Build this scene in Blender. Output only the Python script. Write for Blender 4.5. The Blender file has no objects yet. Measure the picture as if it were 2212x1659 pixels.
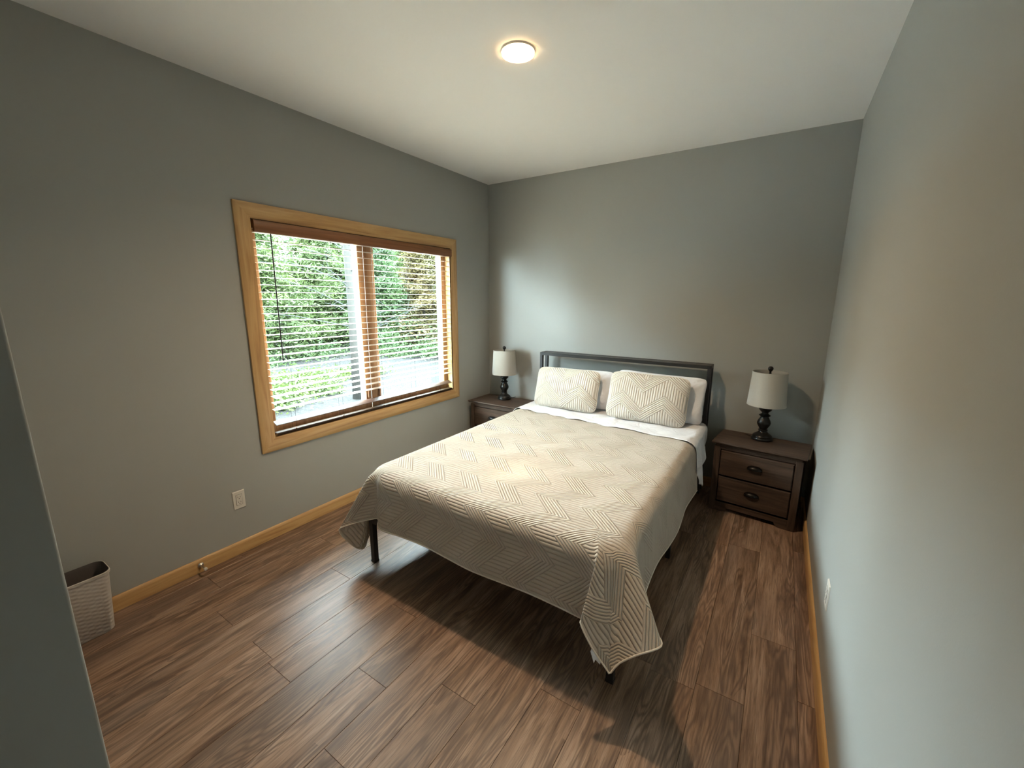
import bpy, bmesh, math, random
import numpy as np
from mathutils import Vector, Matrix

random.seed(7)
rng = np.random.default_rng(7)
sc = bpy.context.scene
COL = sc.collection
PI = math.pi

# ------------------------------------------------------------------ camera
F_PX = 897.595
cam_d = bpy.data.cameras.new('camera')
cam_d.sensor_fit = 'HORIZONTAL'
cam_d.sensor_width = 36.0
cam_d.lens = F_PX / 2212.0 * 36.0
cam_d.clip_start = 0.02
cam_d.clip_end = 300
cam = bpy.data.objects.new('camera', cam_d)
COL.objects.link(cam)
_r = Vector((0.83954871, 0.54327055, 0.00388285))
_u = Vector((-0.11193265, 0.16597377, 0.97975700))
_f = Vector((-0.53162867, 0.82298835, -0.20015278))
_m = Matrix((_r, _u, -_f)).transposed().to_4x4()
_m.translation = Vector((2.72878, -3.75421, 1.58369))
cam.matrix_world = _m
sc.camera = cam

# ------------------------------------------------------------------ world / light / exposure
SKY = 100.0
LAMP = 24.0
BEAM = 235.0
world = bpy.data.worlds.new('overcast_sky')
sc.world = world
world.use_nodes = True
bg = world.node_tree.nodes['Background']
bg.inputs[0].default_value = (0.72, 0.93, 1.0, 1)
bg.inputs[1].default_value = SKY
sc.view_settings.view_transform = 'Standard'
sc.view_settings.look = 'None'
sc.view_settings.gamma = 1.0
sc.view_settings.use_curve_mapping = False
sc.view_settings.exposure = 0.0
sc.cycles.use_denoising = True
sc.cycles.max_bounces = 5
sc.cycles.diffuse_bounces = 4
sc.cycles.glossy_bounces = 3
sc.cycles.transmission_bounces = 3
sc.cycles.transparent_max_bounces = 8
sc.cycles.use_adaptive_sampling = True
sc.cycles.adaptive_threshold = 0.05
sc.cycles.use_light_tree = False
sc.cycles.sample_clamp_indirect = 60.0
sc.cycles.caustics_reflective = False
sc.cycles.caustics_refractive = False

H = 2.743
W = 3.019
# the window opening
OY0, OY1, OZ0, OZ1 = -2.410, -0.634, 0.688, 2.048
pl = bpy.data.lights.new('window_portal', 'AREA')
pl.shape = 'RECTANGLE'
pl.size = OY1 - OY0
pl.size_y = OZ1 - OZ0
pl.cycles.is_portal = True
po = bpy.data.objects.new('window_portal', pl)
po.location = (-0.26, (OY0 + OY1) / 2, (OZ0 + OZ1) / 2)
po.rotation_euler = Vector((1, 0, 0)).to_track_quat('-Z', 'Z').to_euler()
COL.objects.link(po)


# ------------------------------------------------------------------ helpers
def empty(name, loc=(0, 0, 0), rz=0.0):
    o = bpy.data.objects.new(name, None)
    o.empty_display_size = 0.05
    o.location = loc
    o.rotation_euler = (0, 0, rz)
    COL.objects.link(o)
    return o


def tag(o, label=None, cat=None, group=None, kind=None):
    if label: o['label'] = label
    if cat: o['category'] = cat
    if group: o['group'] = group
    if kind: o['kind'] = kind
    return o


def mesh_obj(name, verts, faces, mat=None, parent=None, smooth=False, uv=None):
    me = bpy.data.meshes.new(name)
    me.from_pydata([tuple(v) for v in verts], [], [tuple(f) for f in faces])
    if uv is not None:
        l = me.uv_layers.new(name='UVMap')
        idx = np.empty(len(me.loops), dtype=np.int32)
        me.loops.foreach_get('vertex_index', idx)
        l.data.foreach_set('uv', np.asarray(uv, dtype=np.float32)[idx].ravel())
    me.update()
    o = bpy.data.objects.new(name, me)
    COL.objects.link(o)
    if mat: me.materials.append(mat)
    if parent: o.parent = parent
    if smooth: me.shade_smooth()
    return o


class MB:
    """collects shapes, builds one mesh object"""
    def __init__(s):
        s.v = []; s.f = []

    def add(s, v, f):
        b = len(s.v)
        s.v += [tuple(p) for p in v]
        s.f += [tuple(i + b for i in q) for q in f]
        return s

    def box(s, x0, x1, y0, y1, z0, z1):
        v = [(x, y, z) for z in (z0, z1) for y in (y0, y1) for x in (x0, x1)]
        return s.add(v, [(0, 2, 3, 1), (4, 5, 7, 6), (0, 1, 5, 4), (2, 6, 7, 3), (0, 4, 6, 2), (1, 3, 7, 5)])

    def prism(s, poly, axis, a, b):
        """poly: list of 2D points in the two other axes (cyclic order), extruded on axis from a to b"""
        n = len(poly)
        def mk(p, t):
            q = list(p); q.insert(axis, t); return tuple(q)
        v = [mk(p, a) for p in poly] + [mk(p, b) for p in poly]
        f = [tuple(range(n - 1, -1, -1)), tuple(range(n, 2 * n))]
        f += [(i, (i + 1) % n, n + (i + 1) % n, n + i) for i in range(n)]
        return s.add(v, f)

    def tube(s, pts, r, n=8, cap=True):
        pts = [Vector(p) for p in pts]
        rs = r if isinstance(r, (list, tuple)) else [r] * len(pts)
        v = []; f = []
        up = None
        for i, p in enumerate(pts):
            d = (pts[min(i + 1, len(pts) - 1)] - pts[max(i - 1, 0)]).normalized()
            if up is None:
                a = Vector((0, 0, 1)) if abs(d.z) < .9 else Vector((1, 0, 0))
            else:
                a = up
            sx = d.cross(a).normalized(); sy = sx.cross(d).normalized(); up = sy
            for k in range(n):
                t = 2 * PI * k / n
                v.append(p + (sx * math.cos(t) + sy * math.sin(t)) * rs[i])
        for i in range(len(pts) - 1):
            for k in range(n):
                a = i * n + k; b = i * n + (k + 1) % n
                f.append((a, b, b + n, a + n))
        if cap:
            f.append(tuple(range(n - 1, -1, -1)))
            f.append(tuple(range((len(pts) - 1) * n, len(pts) * n)))
        return s.add(v, f)

    def lathe(s, prof, c=(0, 0, 0), n=40):
        v = []; f = []
        for (r, z) in prof:
            for k in range(n):
                t = 2 * PI * k / n
                v.append((c[0] + r * math.cos(t), c[1] + r * math.sin(t), c[2] + z))
        for i in range(len(prof) - 1):
            for k in range(n):
                a = i * n + k; b = i * n + (k + 1) % n
                f.append((a, b, b + n, a + n))
        closed = prof[0] == prof[-1]
        if prof[0][0] > 1e-5 and not closed: f.append(tuple(range(n - 1, -1, -1)))
        if prof[-1][0] > 1e-5 and not closed: f.append(tuple(range((len(prof) - 1) * n, len(prof) * n)))
        return s.add(v, f)

    def build(s, name, mat=None, parent=None, smooth=False, bevel=0.0, seg=2, auto=None):
        o = mesh_obj(name, s.v, s.f, mat, parent, smooth)
        if bevel:
            m = o.modifiers.new('bevel', 'BEVEL')
            m.width = bevel; m.segments = seg; m.limit_method = 'ANGLE'; m.angle_limit = math.radians(40)
            m.harden_normals = False
        if auto is not None:
            bm = bmesh.new(); bm.from_mesh(o.data)
            bmesh.ops.recalc_face_normals(bm, faces=bm.faces)
            for e in bm.edges:
                if len(e.link_faces) == 2 and e.calc_face_angle(0) > math.radians(auto): e.smooth = False
            for q in bm.faces: q.smooth = True
            bm.to_mesh(o.data); bm.free()
        return o


# ------------------------------------------------------------------ materials
class NT:
    def __init__(s, name):
        s.m = bpy.data.materials.new(name)
        s.m.use_nodes = True
        s.t = s.m.node_tree
        s.b = s.t.nodes['Principled BSDF']
        s.out = s.t.nodes['Material Output']

    def n(s, typ, **kw):
        q = s.t.nodes.new(typ)
        for k, v in kw.items(): setattr(q, k, v)
        return q

    def l(s, a, b): s.t.links.new(a, b)

    def math(s, op, a, b=None, c=None):
        q = s.n('ShaderNodeMath', operation=op)
        for i, x in enumerate((a, b, c)):
            if x is None: continue
            if isinstance(x, (int, float)): q.inputs[i].default_value = x
            else: s.l(x, q.inputs[i])
        return q.outputs[0]

    def coord(s, out='Object', scale=(1, 1, 1), rnd=0.0):
        t = s.n('ShaderNodeTexCoord').outputs[out]
        mp = s.n('ShaderNodeMapping')
        mp.inputs['Scale'].default_value = scale
        s.l(t, mp.inputs[0])
        if rnd:
            oi = s.n('ShaderNodeObjectInfo')
            cm = s.n('ShaderNodeCombineXYZ')
            for i, k in enumerate((1.0, 0.37, 0.73)):
                s.l(s.math('MULTIPLY', oi.outputs['Random'], rnd * k), cm.inputs[i])
            s.l(cm.outputs[0], mp.inputs['Location'])
        return mp.outputs[0]

    def noise(s, vec, scale, detail=3, rough=.55, dist=0.0):
        q = s.n('ShaderNodeTexNoise')
        q.inputs['Scale'].default_value = scale
        q.inputs['Detail'].default_value = detail
        q.inputs['Roughness'].default_value = rough
        q.inputs['Distortion'].default_value = dist
        s.l(vec, q.inputs['Vector'])
        return q.outputs['Fac']

    def ramp(s, fac, stops):
        q = s.n('ShaderNodeValToRGB')
        e = q.color_ramp.elements
        while len(e) < len(stops): e.new(.5)
        for el, (p, c) in zip(e, stops):
            el.position = p; el.color = (*c, 1)
        s.l(fac, q.inputs[0])
        return q.outputs[0]

    def mix(s, fac, a, b, mode='MIX'):
        q = s.n('ShaderNodeMix', data_type='RGBA', blend_type=mode)
        for inp, x in ((q.inputs[0], fac), (q.inputs[6], a), (q.inputs[7], b)):
            if isinstance(x, (int, float)): inp.default_value = x
            elif isinstance(x, tuple): inp.default_value = (*x, 1)
            else: s.l(x, inp)
        return q.outputs[2]

    def bump(s, h, strength=.3, dist=.01, chain=None):
        q = s.n('ShaderNodeBump')
        q.inputs['Strength'].default_value = strength
        q.inputs['Distance'].default_value = dist
        s.l(h, q.inputs['Height'])
        if chain: s.l(chain, q.inputs['Normal'])
        return q.outputs[0]

    def setc(s, col=None, rough=None, metal=None, spec=None, normal=None):
        if col is not None:
            if isinstance(col, tuple): s.b.inputs['Base Color'].default_value = (*col, 1)
            else: s.l(col, s.b.inputs['Base Color'])
        if rough is not None:
            if isinstance(rough, (int, float)): s.b.inputs['Roughness'].default_value = rough
            else: s.l(rough, s.b.inputs['Roughness'])
        if metal is not None: s.b.inputs['Metallic'].default_value = metal
        if spec is not None: s.b.inputs['Specular IOR Level'].default_value = spec
        if normal is not None: s.l(normal, s.b.inputs['Normal'])
        return s.m


def simple(name, col, rough=.5, metal=0.0, spec=.5, nscale=0, nstr=.1):
    t = NT(name)
    nrm = None
    if nscale:
        nrm = t.bump(t.noise(t.coord(), nscale, 3), nstr, .004)
    return t.setc(col, rough, metal, spec, nrm)


def paint(name, col, rough=.65):
    t = NT(name)
    c = t.coord()
    b = t.bump(t.noise(c, 150, 1, .6), .05, .003)
    base = col
    return t.setc(base, rough, 0, .35, b)


def pine(name, axis, rnd=0.0):
    """clear finished pine, grain along the given axis"""
    t = NT(name)
    sc_ = [26, 26, 26]; sc_[axis] = 1.7
    c = t.coord(scale=tuple(sc_), rnd=rnd)
    n1 = t.noise(c, 1.0, 4, .55, 1.1)
    sf = [190, 190, 190]; sf[axis] = 5
    n2 = t.noise(t.coord(scale=tuple(sf), rnd=rnd), 1.0, 2, .6)
    col = t.ramp(n1, [(.30, (.42, .235, .090)), (.45, (.55, .335, .135)), (.56, (.61, .385, .165)), (.70, (.66, .44, .205))])
    col = t.mix(t.math('MULTIPLY', n2, .30), col, (.36, .20, .085))
    b = t.bump(n2, .08, .002)
    return t.setc(col, .38, 0, .5, b)


def darkwood(name, axis):
    t = NT(name)
    sc_ = [20, 20, 20]; sc_[axis] = 1.6
    n1 = t.noise(t.coord(scale=tuple(sc_)), 1.3, 5, .6, .8)
    sf = [150, 150, 150]; sf[axis] = 5
    n2 = t.noise(t.coord(scale=tuple(sf)), 1.0, 3, .6)
    col = t.ramp(n1, [(.30, (.030, .018, .012)), (.5, (.075, .046, .031)), (.70, (.125, .080, .056))])
    col = t.mix(t.math('MULTIPLY', n2, .45), col, (.035, .022, .016))
    return t.setc(col, .5, 0, .4, t.bump(n2, .12, .002))


def floor_mat():
    t = NT('vinyl_plank_wood')
    oi = t.n('ShaderNodeObjectInfo').outputs['Random']
    w = t.noise(t.coord(scale=(24, 2.0, 1), rnd=31), 1.0, 5, .66, .8)
    # cathedral rings
    rg_ = t.math('MULTIPLY', t.noise(t.coord(scale=(7.0, .80, 1), rnd=17), 1.0, 3, .45, .3), 24.0)
    ring = t.math('POWER', t.math('ABSOLUTE', t.math('SINE', t.math('MULTIPLY', rg_, PI))), 3.0)
    where = t.math('GREATER_THAN', t.noise(t.coord(scale=(5, .9, 1), rnd=53), 1.0, 2, .5), .46)
    fine = t.noise(t.coord(scale=(260, 9, 1), rnd=11), 1.0, 2, .7)
    fine2 = t.noise(t.coord(scale=(85, 3.2, 1), rnd=71), 1.0, 3, .65)
    big = t.noise(t.coord(scale=(6, 1.0, 1), rnd=23), 1.0, 2, .55)
    col = t.ramp(w, [(.30, (.135, .082, .055)), (.44, (.285, .183, .124)), (.56, (.40, .272, .195)), (.72, (.51, .37, .28))])
    dk = (.120, .075, .052)
    col = t.mix(t.math('MULTIPLY', t.math('MULTIPLY', ring, where), .68), col, dk)
    st = t.n('ShaderNodeMapRange'); t.l(fine2, st.inputs[0])
    st.inputs[1].default_value = .50; st.inputs[2].default_value = .68; st.inputs[3].default_value = 0; st.inputs[4].default_value = .60
    col = t.mix(st.outputs[0], col, dk)
    sf = t.n('ShaderNodeMapRange'); t.l(fine, sf.inputs[0])
    sf.inputs[1].default_value = .52; sf.inputs[2].default_value = .64; sf.inputs[3].default_value = 0; sf.inputs[4].default_value = .45
    col = t.mix(sf.outputs[0], col, (.090, .057, .041))
    gb = t.n('ShaderNodeMapRange'); t.l(big, gb.inputs[0])
    gb.inputs[1].default_value = .48; gb.inputs[2].default_value = .66; gb.inputs[3].default_value = 0; gb.inputs[4].default_value = .45
    col = t.mix(gb.outputs[0], col, (.165, .124, .103))
    hs = t.n('ShaderNodeHueSaturation')
    t.l(col, hs.inputs['Color'])
    t.l(t.math('ADD', t.math('MULTIPLY', oi, .18), .74), hs.inputs['Value'])
    hs.inputs['Saturation'].default_value = 1.08
    b = t.bump(fine, .12, .0012)
    rg = t.math('ADD', t.math('MULTIPLY', fine, .14), .30)
    return t.setc(hs.outputs[0], rg, 0, .42, b)


def quilted(name, col, P, B, B1, g, slope, along_v=False, rung=None, dist=.016):
    """stitched chevron bands in fabric coordinates (UV in metres)"""
    t = NT(name)
    uv = t.n('ShaderNodeUVMap').outputs[0]
    sp = t.n('ShaderNodeSeparateXYZ'); t.l(uv, sp.inputs[0])
    u, v = (sp.outputs[1], sp.outputs[0]) if along_v else (sp.outputs[0], sp.outputs[1])
    zz = t.math('MULTIPLY', t.math('PINGPONG', u, P), slope)
    w = t.math('SUBTRACT', v, zz)
    m = t.math('FLOORED_MODULO', w, B)
    sel = t.math('LESS_THAN', m, B1)
    # phase of stripes that follow the zigzag, and of the straight stripes
    pa = t.math('DIVIDE', m, g)
    pb = t.math('DIVIDE', u, rung or g * .82)
    ph = t.math('ADD', t.math('MULTIPLY', sel, pa), t.math('MULTIPLY', t.math('SUBTRACT', 1.0, sel), pb))
    h = t.math('POWER', t.math('ABSOLUTE', t.math('SINE', t.math('MULTIPLY', ph, PI))), .55)
    # seams where the bands meet
    em = t.math('MINIMUM', t.math('ABSOLUTE', t.math('SUBTRACT', m, B1)), m)
    seam = t.math('MINIMUM', t.math('DIVIDE', em, .004), 1.0)
    h = t.math('MULTIPLY', h, seam)
    nz = t.noise(uv, 60, 2, .6)
    nz2 = t.noise(uv, 9, 1, .5)
    hh = t.math('ADD', h, t.math('MULTIPLY', nz, .35))
    b = t.bump(hh, 1.0, dist)
    b = t.bump(nz2, .30, .012, b)
    cc = t.mix(t.math('SUBTRACT', 1.0, h), col, tuple(x * .93 for x in col))  # shade in the stitched grooves put into the colour
    t.b.inputs['Sheen Weight'].default_value = .15
    return t.setc(cc, .85, 0, .15, b)


def cloth(name, col, scale=9, strength=.35, dist=.02):
    t = NT(name)
    c = t.coord()
    b = t.bump(t.noise(c, 500, 2), .06, .001)
    b = t.bump(t.noise(c, scale, 4, .55, .6), strength, dist, b)
    t.b.inputs['Sheen Weight'].default_value = .1
    return t.setc(col, .85, 0, .15, b)


M = {}
M['wall'] = paint('grey_wall_paint', (.365, .372, .350))
M['ceiling'] = paint('white_ceiling_paint', (.84, .835, .82), .8)
for ax, k in ((0, 'x'), (1, 'y'), (2, 'z')):
    M['pine_' + k] = pine('pine_grain_' + k, ax)
    M['dark_' + k] = darkwood('dark_wood_grain_' + k, ax)
M['plank'] = floor_mat()
M['under'] = simple('dark_underlay', (.018, .012, .009), .9)
M['white_plastic'] = simple('white_plastic', (.66, .63, .57), .35)
M['slot'] = simple('dark_slot', (.015, .013, .012), .6)
M['black_metal'] = simple('black_bed_metal', (.012, .012, .013), .42, .0, .5, 260, .12)
M['grey_metal'] = simple('headboard_shelf', (.075, .072, .068), .45, 0, .5)
M['bronze'] = simple('black_lamp_lacquer', (.010, .009, .008), .32, 0, .32, 45, .12)
def linen():
    t = NT('linen_shade')
    c = t.coord(scale=(1, 1, 1))
    n1 = t.noise(c, 420, 2, .6)
    col = t.mix(n1, (.46, .435, .385), (.57, .54, .48))
    t.setc(col, .9, 0, .1, t.bump(n1, .25, .001))
    tl = t.n('ShaderNodeBsdfTranslucent'); t.l(col, tl.inputs[0])
    mx = t.n('ShaderNodeMixShader'); mx.inputs[0].default_value = .15
    t.l(t.b.outputs[0], mx.inputs[1]); t.l(tl.outputs[0], mx.inputs[2]); t.l(mx.outputs[0], t.out.inputs[0])
    return t.m
M['shade'] = linen()
M['shade_in'] = simple('shade_lining', (.55, .50, .42), .8)
M['steel'] = simple('brushed_steel', (.55, .52, .48), .3, 1.0)
M['cord'] = simple('black_cord', (.012, .011, .011), .5)
M['pull'] = simple('dark_cup_pull', (.012, .010, .009), .38, .6)
M['white_cloth'] = cloth('white_cotton', (.74, .75, .78), 13, .55, .02)
M['mattress'] = cloth('mattress_ticking', (.70, .66, .60), 20, .2)
M['quilt'] = quilted('cream_quilt', (.52, .457, .382), .145, .250, .133, .019, 1.0, True, .021, .0052)
M['sham'] = quilted('cream_quilted_sham', (.68, .635, .565), .165, .235, .1050, .0175, .78, False, .0185, .0060)
M['piping'] = simple('cream_piping', (.72, .66, .57), .85)


def blind_mat():
    t = NT('stained_blind_wood')
    n1 = t.noise(t.coord(scale=(60, 2.5, 60)), 1.0, 4, .55, .7)
    col = t.ramp(n1, [(.3, (.175, .070, .026)), (.6, (.245, .103, .042)), (.75, (.29, .13, .055))])
    return t.setc(col, .33, 0, .5)


M['blind'] = blind_mat()


def slat_mat():
    t = NT('glossy_slat_wood')
    n1 = t.noise(t.coord(scale=(60, 2.5, 60)), 1.0, 4, .55, .7)
    col = t.ramp(n1, [(.3, (.44, .345, .265)), (.6, (.50, .40, .31)), (.75, (.54, .44, .345))])
    t.b.inputs['Coat Weight'].default_value = .6
    t.b.inputs['Coat Roughness'].default_value = .2
    return t.setc(col, .32, 0, .55)


M['slat'] = slat_mat()
def sash_mat():
    t = NT('stained_sash_wood')
    n1 = t.noise(t.coord(scale=(30, 30, 1.7)), 1.0, 3, .55, 1.0)
    col = t.ramp(n1, [(.3, (.25, .125, .055)), (.55, (.34, .18, .085)), (.72, (.40, .23, .115))])
    return t.setc(col, .42, 0, .45)


M['sash'] = sash_mat()
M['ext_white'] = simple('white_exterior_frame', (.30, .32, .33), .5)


def glass():
    t = NT('window_glass')
    tr = t.n('ShaderNodeBsdfTransparent'); tr.inputs[0].default_value = (.93, .97, .95, 1)
    gl = t.n('ShaderNodeBsdfGlossy'); gl.inputs['Roughness'].default_value = .02
    lw = t.n('ShaderNodeLayerWeight'); lw.inputs[0].default_value = .5
    fr = t.math('ADD', t.math('MULTIPLY', t.math('POWER', lw.outputs['Facing'], 5.0), .9), .03)
    mx = t.n('ShaderNodeMixShader')
    t.l(fr, mx.inputs[0]); t.l(tr.outputs[0], mx.inputs[1]); t.l(gl.outputs[0], mx.inputs[2])
    t.l(mx.outputs[0], t.out.inputs[0])
    return t.m


M['glass'] = glass()


def emit(name, col, s):
    t = NT(name)
    e = t.n('ShaderNodeEmission'); e.inputs[0].default_value = (*col, 1); e.inputs[1].default_value = s
    t.l(e.outputs[0], t.out.inputs[0])
    return t.m


M['led'] = emit('led_lens', (1.0, .62, .28), LAMP)
M['led'].cycles.emission_sampling = 'NONE'
M['light_trim'] = simple('white_light_trim', (.72, .70, .66), .4)


def basket():
    t = NT('woven_plastic')
    c = t.coord()
    sp = t.n('ShaderNodeSeparateXYZ'); t.l(c, sp.inputs[0])
    w1 = t.math('SINE', t.math('MULTIPLY', sp.outputs[2], 2 * PI / .020))
    w2 = t.math('SINE', t.math('MULTIPLY', t.math('ADD', sp.outputs[1], sp.outputs[0]), 2 * PI / .046))
    h = t.math('MULTIPLY', w1, w2)
    return t.setc((.50, .47, .44), .5, 0, .4, t.bump(h, .3, .003))


M['basket'] = basket()
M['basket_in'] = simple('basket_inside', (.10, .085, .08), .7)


def leaf(name, ca, cb, cc):
    t = NT(name)
    c = t.coord()
    n1 = t.noise(c, 1.3, 3, .6)
    n2 = t.noise(c, 9.0, 2, .6)
    col = t.ramp(n1, [(.32, ca), (.52, cb), (.70, cc)])
    col = t.mix(t.math('MULTIPLY', n2, .55), col, cb)
    t.setc(col, .6, 0, .25)
    tl = t.n('ShaderNodeBsdfTranslucent'); t.l(col, tl.inputs[0])
    mx = t.n('ShaderNodeMixShader'); mx.inputs[0].default_value = .35
    t.l(t.b.outputs[0], mx.inputs[1]); t.l(tl.outputs[0], mx.inputs[2])
    t.l(mx.outputs[0], t.out.inputs[0])
    return t.m


M['leaf_green'] = leaf('green_needles', (0.0178, 0.0273, 0.0084), (0.0291, 0.0421, 0.0116), (0.0454, 0.0556, 0.0149))
M['leaf_deep'] = leaf('deep_green_leaves', (0.0121, 0.0217, 0.0080), (0.0195, 0.0347, 0.0107), (0.0325, 0.0475, 0.0138))
M['leaf_rust'] = leaf('rusty_needles', (0.0275, 0.0307, 0.0107), (0.0501, 0.0381, 0.0138), (0.0688, 0.0421, 0.0170))
M['leaf_grass'] = leaf('bright_weeds', (0.0195, 0.0286, 0.0070), (0.0291, 0.0435, 0.0096), (0.0469, 0.0578, 0.0138))
M['bark'] = simple('grey_bark', (.0125, .0112, .0092), .9, 0, .2, 25, .8)
M['twig'] = simple('dry_twig', (.008, .0085, .0075), .9, 0, .2)


def gravel():
    t = NT('gravel_ground')
    c = t.coord()
    vo = t.n('ShaderNodeTexVoronoi'); vo.inputs['Scale'].default_value = 26; t.l(c, vo.inputs['Vector'])
    n1 = t.noise(c, .7, 4, .6)
    n2 = t.noise(c, 14, 4, .7)
    col = t.ramp(n2, [(.3, (.0066, .0066, .0064)), (.55, (.0116, .0114, .0111)), (.75, (.0174, .017, .0165))])
    col = t.mix(t.math('MULTIPLY', n1, .6), col, (.009, .0074, .0062))
    b = t.bump(vo.outputs['Distance'], .8, .03)
    return t.setc(col, .95, 0, .1, b)


M['gravel'] = gravel()

# ================================================================== THE SETTING
T = .16                                # wall thickness
HY0 = -6.40                            # end of the entry passage
EX, EY = 1.95, -3.663                  # outer corner of the entry passage
b = MB()
jt = .016
for a in ((-T, 0, EY - .12, OY0 - jt, -.05, H), (-T, 0, OY1 + jt, T, -.05, H), (-T, 0, OY0 - jt, OY1 + jt, -.05, OZ0 - jt), (-T, 0, OY0 - jt, OY1 + jt, OZ1 + jt, H)):
    b.box(*a)
tag(b.build('wall_left', M['wall']), kind='structure')
tag(MB().box(-T, W + T, 0, T, -.05, H).build('wall_back', M['wall']), kind='structure')
tag(MB().box(W, W + T, HY0 - T, 0, -.05, H).build('wall_right', M['wall']), kind='structure')
# front wall with a rounded drywall corner, then the side of the entry passage
rr = .004
poly = [(0, EY)] + [(EX - rr + rr * math.sin(k * PI / 16), EY - rr + rr * math.cos(k * PI / 16)) for k in range(9)] + \
       [(EX, HY0), (EX - .12, HY0), (EX - .12, EY - .12), (0, EY - .12)]
tag(MB().prism(poly[::-1], 2, -.05, H).build('wall_front', M['wall'], auto=35), kind='structure')
tag(MB().box(EX - .12, W, HY0 - T, HY0, -.05, H).build('wall_entry', M['wall']), kind='structure')
tag(MB().box(-T, W + T, HY0 - T, T, H, H + .15).build('ceiling', M['ceiling']), kind='structure')

# floor: underlay and planks
fl = tag(MB().box(0, W, HY0, 0, -.05, -.0095).build('floor', M['under']), kind='structure')
PW, PLN = .179, 1.22
x0s = [1.515 + PW * k for k in range(-9, 10)]
joint = {-5: -2.476, -4: -3.01, -2: -2.48, -1: -2.828, 0: -3.11, 1: -2.688, 3: -2.48, 5: -2.137, 6: -.88, 7: -1.67}
full_me = None
for k in range(-9, 10):
    xa, xb = max(1.515 + PW * k, 0), min(1.515 + PW * (k + 1), W)
    if xb - xa < .01: continue
    jy = joint.get(k, random.uniform(-3.1, -1.9))
    ys = sorted({round(jy + PLN * i, 4) for i in range(-4, 5) if HY0 < jy + PLN * i < 0} | {HY0, 0.0})
    for ya, yb in zip(ys, ys[1:]):
        g_ = .0005
        hx, hy = (xb - xa) / 2 - g_, (yb - ya) / 2 - g_
        regular = abs(yb - ya - PLN) < 1e-3 and abs(xb - xa - PW) < 1e-3
        if regular and full_me:
            o = bpy.data.objects.new('floor_plank', full_me); COL.objects.link(o)
        else:
            e_ = .0009
            v = [(-hx, -hy, -.0095), (hx, -hy, -.0095), (hx, hy, -.0095), (-hx, hy, -.0095),
                 (-hx, -hy, -.0009), (hx, -hy, -.0009), (hx, hy, -.0009), (-hx, hy, -.0009),
                 (-hx + e_, -hy + e_, 0), (hx - e_, -hy + e_, 0), (hx - e_, hy - e_, 0), (-hx + e_, hy - e_, 0)]
            f = [(3, 2, 1, 0), (8, 9, 10, 11)] + [(i, (i + 1) % 4, 4 + (i + 1) % 4, 4 + i) for i in range(4)] + \
                [(4 + i, 4 + (i + 1) % 4, 8 + (i + 1) % 4, 8 + i) for i in range(4)]
            o = mesh_obj('floor_plank', v, f, M['plank'])
            if regular: full_me = o.data
        o.location = ((xa + xb) / 2, (ya + yb) / 2, 0)
        o.parent = fl

# baseboards (profile: thickness, height)
BB = [(0, 0), (.0135, 0), (.0135, .060), (.0125, .068), (.009, .0765), (.0055, .0805), (0, .0805)]
tag(MB().prism([(x, z) for x, z in BB], 1, EY + .0, 0).build('baseboard_left', M['pine_y'], auto=50), kind='structure')
tag(MB().prism([(W - x, z) for x, z in BB][::-1], 1, HY0, 0).build('baseboard_right', M['pine_y'], auto=50), kind='structure')
tag(MB().prism([(-x, z) for x, z in BB], 0, .0135, W - .0135).build('baseboard_back', M['pine_x'], auto=50), kind='structure')
tag(MB().prism([(EY + x, z) for x, z in BB], 0, .0135, EX - .02).build('baseboard_front', M['pine_x'], auto=50), kind='structure')
tag(MB().prism([(EX + x, z) for x, z in BB], 1, HY0, EY - .02).build('baseboard_entry', M['pine_y'], auto=50), kind='structure')

# ---- window
win = tag(empty('window_1', (0, (OY0 + OY1) / 2, OZ0)), kind='structure')
def wpart(mb, name, mat, par=win, **k):
    o = mb.build(name, mat, None, **k)
    o.parent = par
    o.matrix_parent_inverse = Matrix.Translation(-Vector((0, (OY0 + OY1) / 2, OZ0)))
    return o
CW = .089
cas = [(0, .0), (.011, 0), (.0135, .012), (.0135, .018), (.0165, .026), (.018, .045), (.018, .080), (.014, .089), (0, .089)]
# mitred casing: each piece a swept profile (thickness, distance outwards from the opening)
def casing(p0, p1, d0, d1, out, mat):
    """edge of the opening from p0 to p1 (y,z); d0,d1 unit mitre offsets; out = outward"""
    v = []; n = len(cas)
    for (p, d) in ((p0, d0), (p1, d1)):
        for (tx, w_) in cas:
            v.append((tx, p[0] + d[0] * w_, p[1] + d[1] * w_))
    f = [tuple(range(n)), tuple(range(2 * n - 1, n - 1, -1))] + [(i, n + i, n + (i + 1) % n, (i + 1) % n) for i in range(n)]
    wpart(MB().add(v, f), 'casing', mat, auto=50)
A_, B_, C_, D_ = (OY0, OZ0), (OY1, OZ0), (OY1, OZ1), (OY0, OZ1)
casing(A_, B_, (-1, -1), (1, -1), None, M['pine_y'])
casing(B_, C_, (1, -1), (1, 1), None, M['pine_z'])
casing(C_, D_, (1, 1), (-1, 1), None, M['pine_y'])
casing(D_, A_, (-1, 1), (-1, -1), None, M['pine_z'])
JT = .016; JX = -.145
wpart(MB().box(JX, .011, OY0, OY1, OZ0 - JT, OZ0), 'sill_board', M['pine_y'])
wpart(MB().box(JX, .011, OY0, OY1, OZ1, OZ1 + JT), 'head_jamb', M['pine_y'])
wpart(MB().box(JX, .011, OY0 - JT, OY0, OZ0, OZ1), 'side_jamb', M['pine_z'])
wpart(MB().box(JX, .011, OY1, OY1 + JT, OZ0, OZ1), 'side_jamb', M['pine_z'])
SX0, SX1 = -.105, -.062               # sash depth
MY0, MY1 = -1.613, -1.482             # wooden stiles and mullion in the middle
sw = .054
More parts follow.
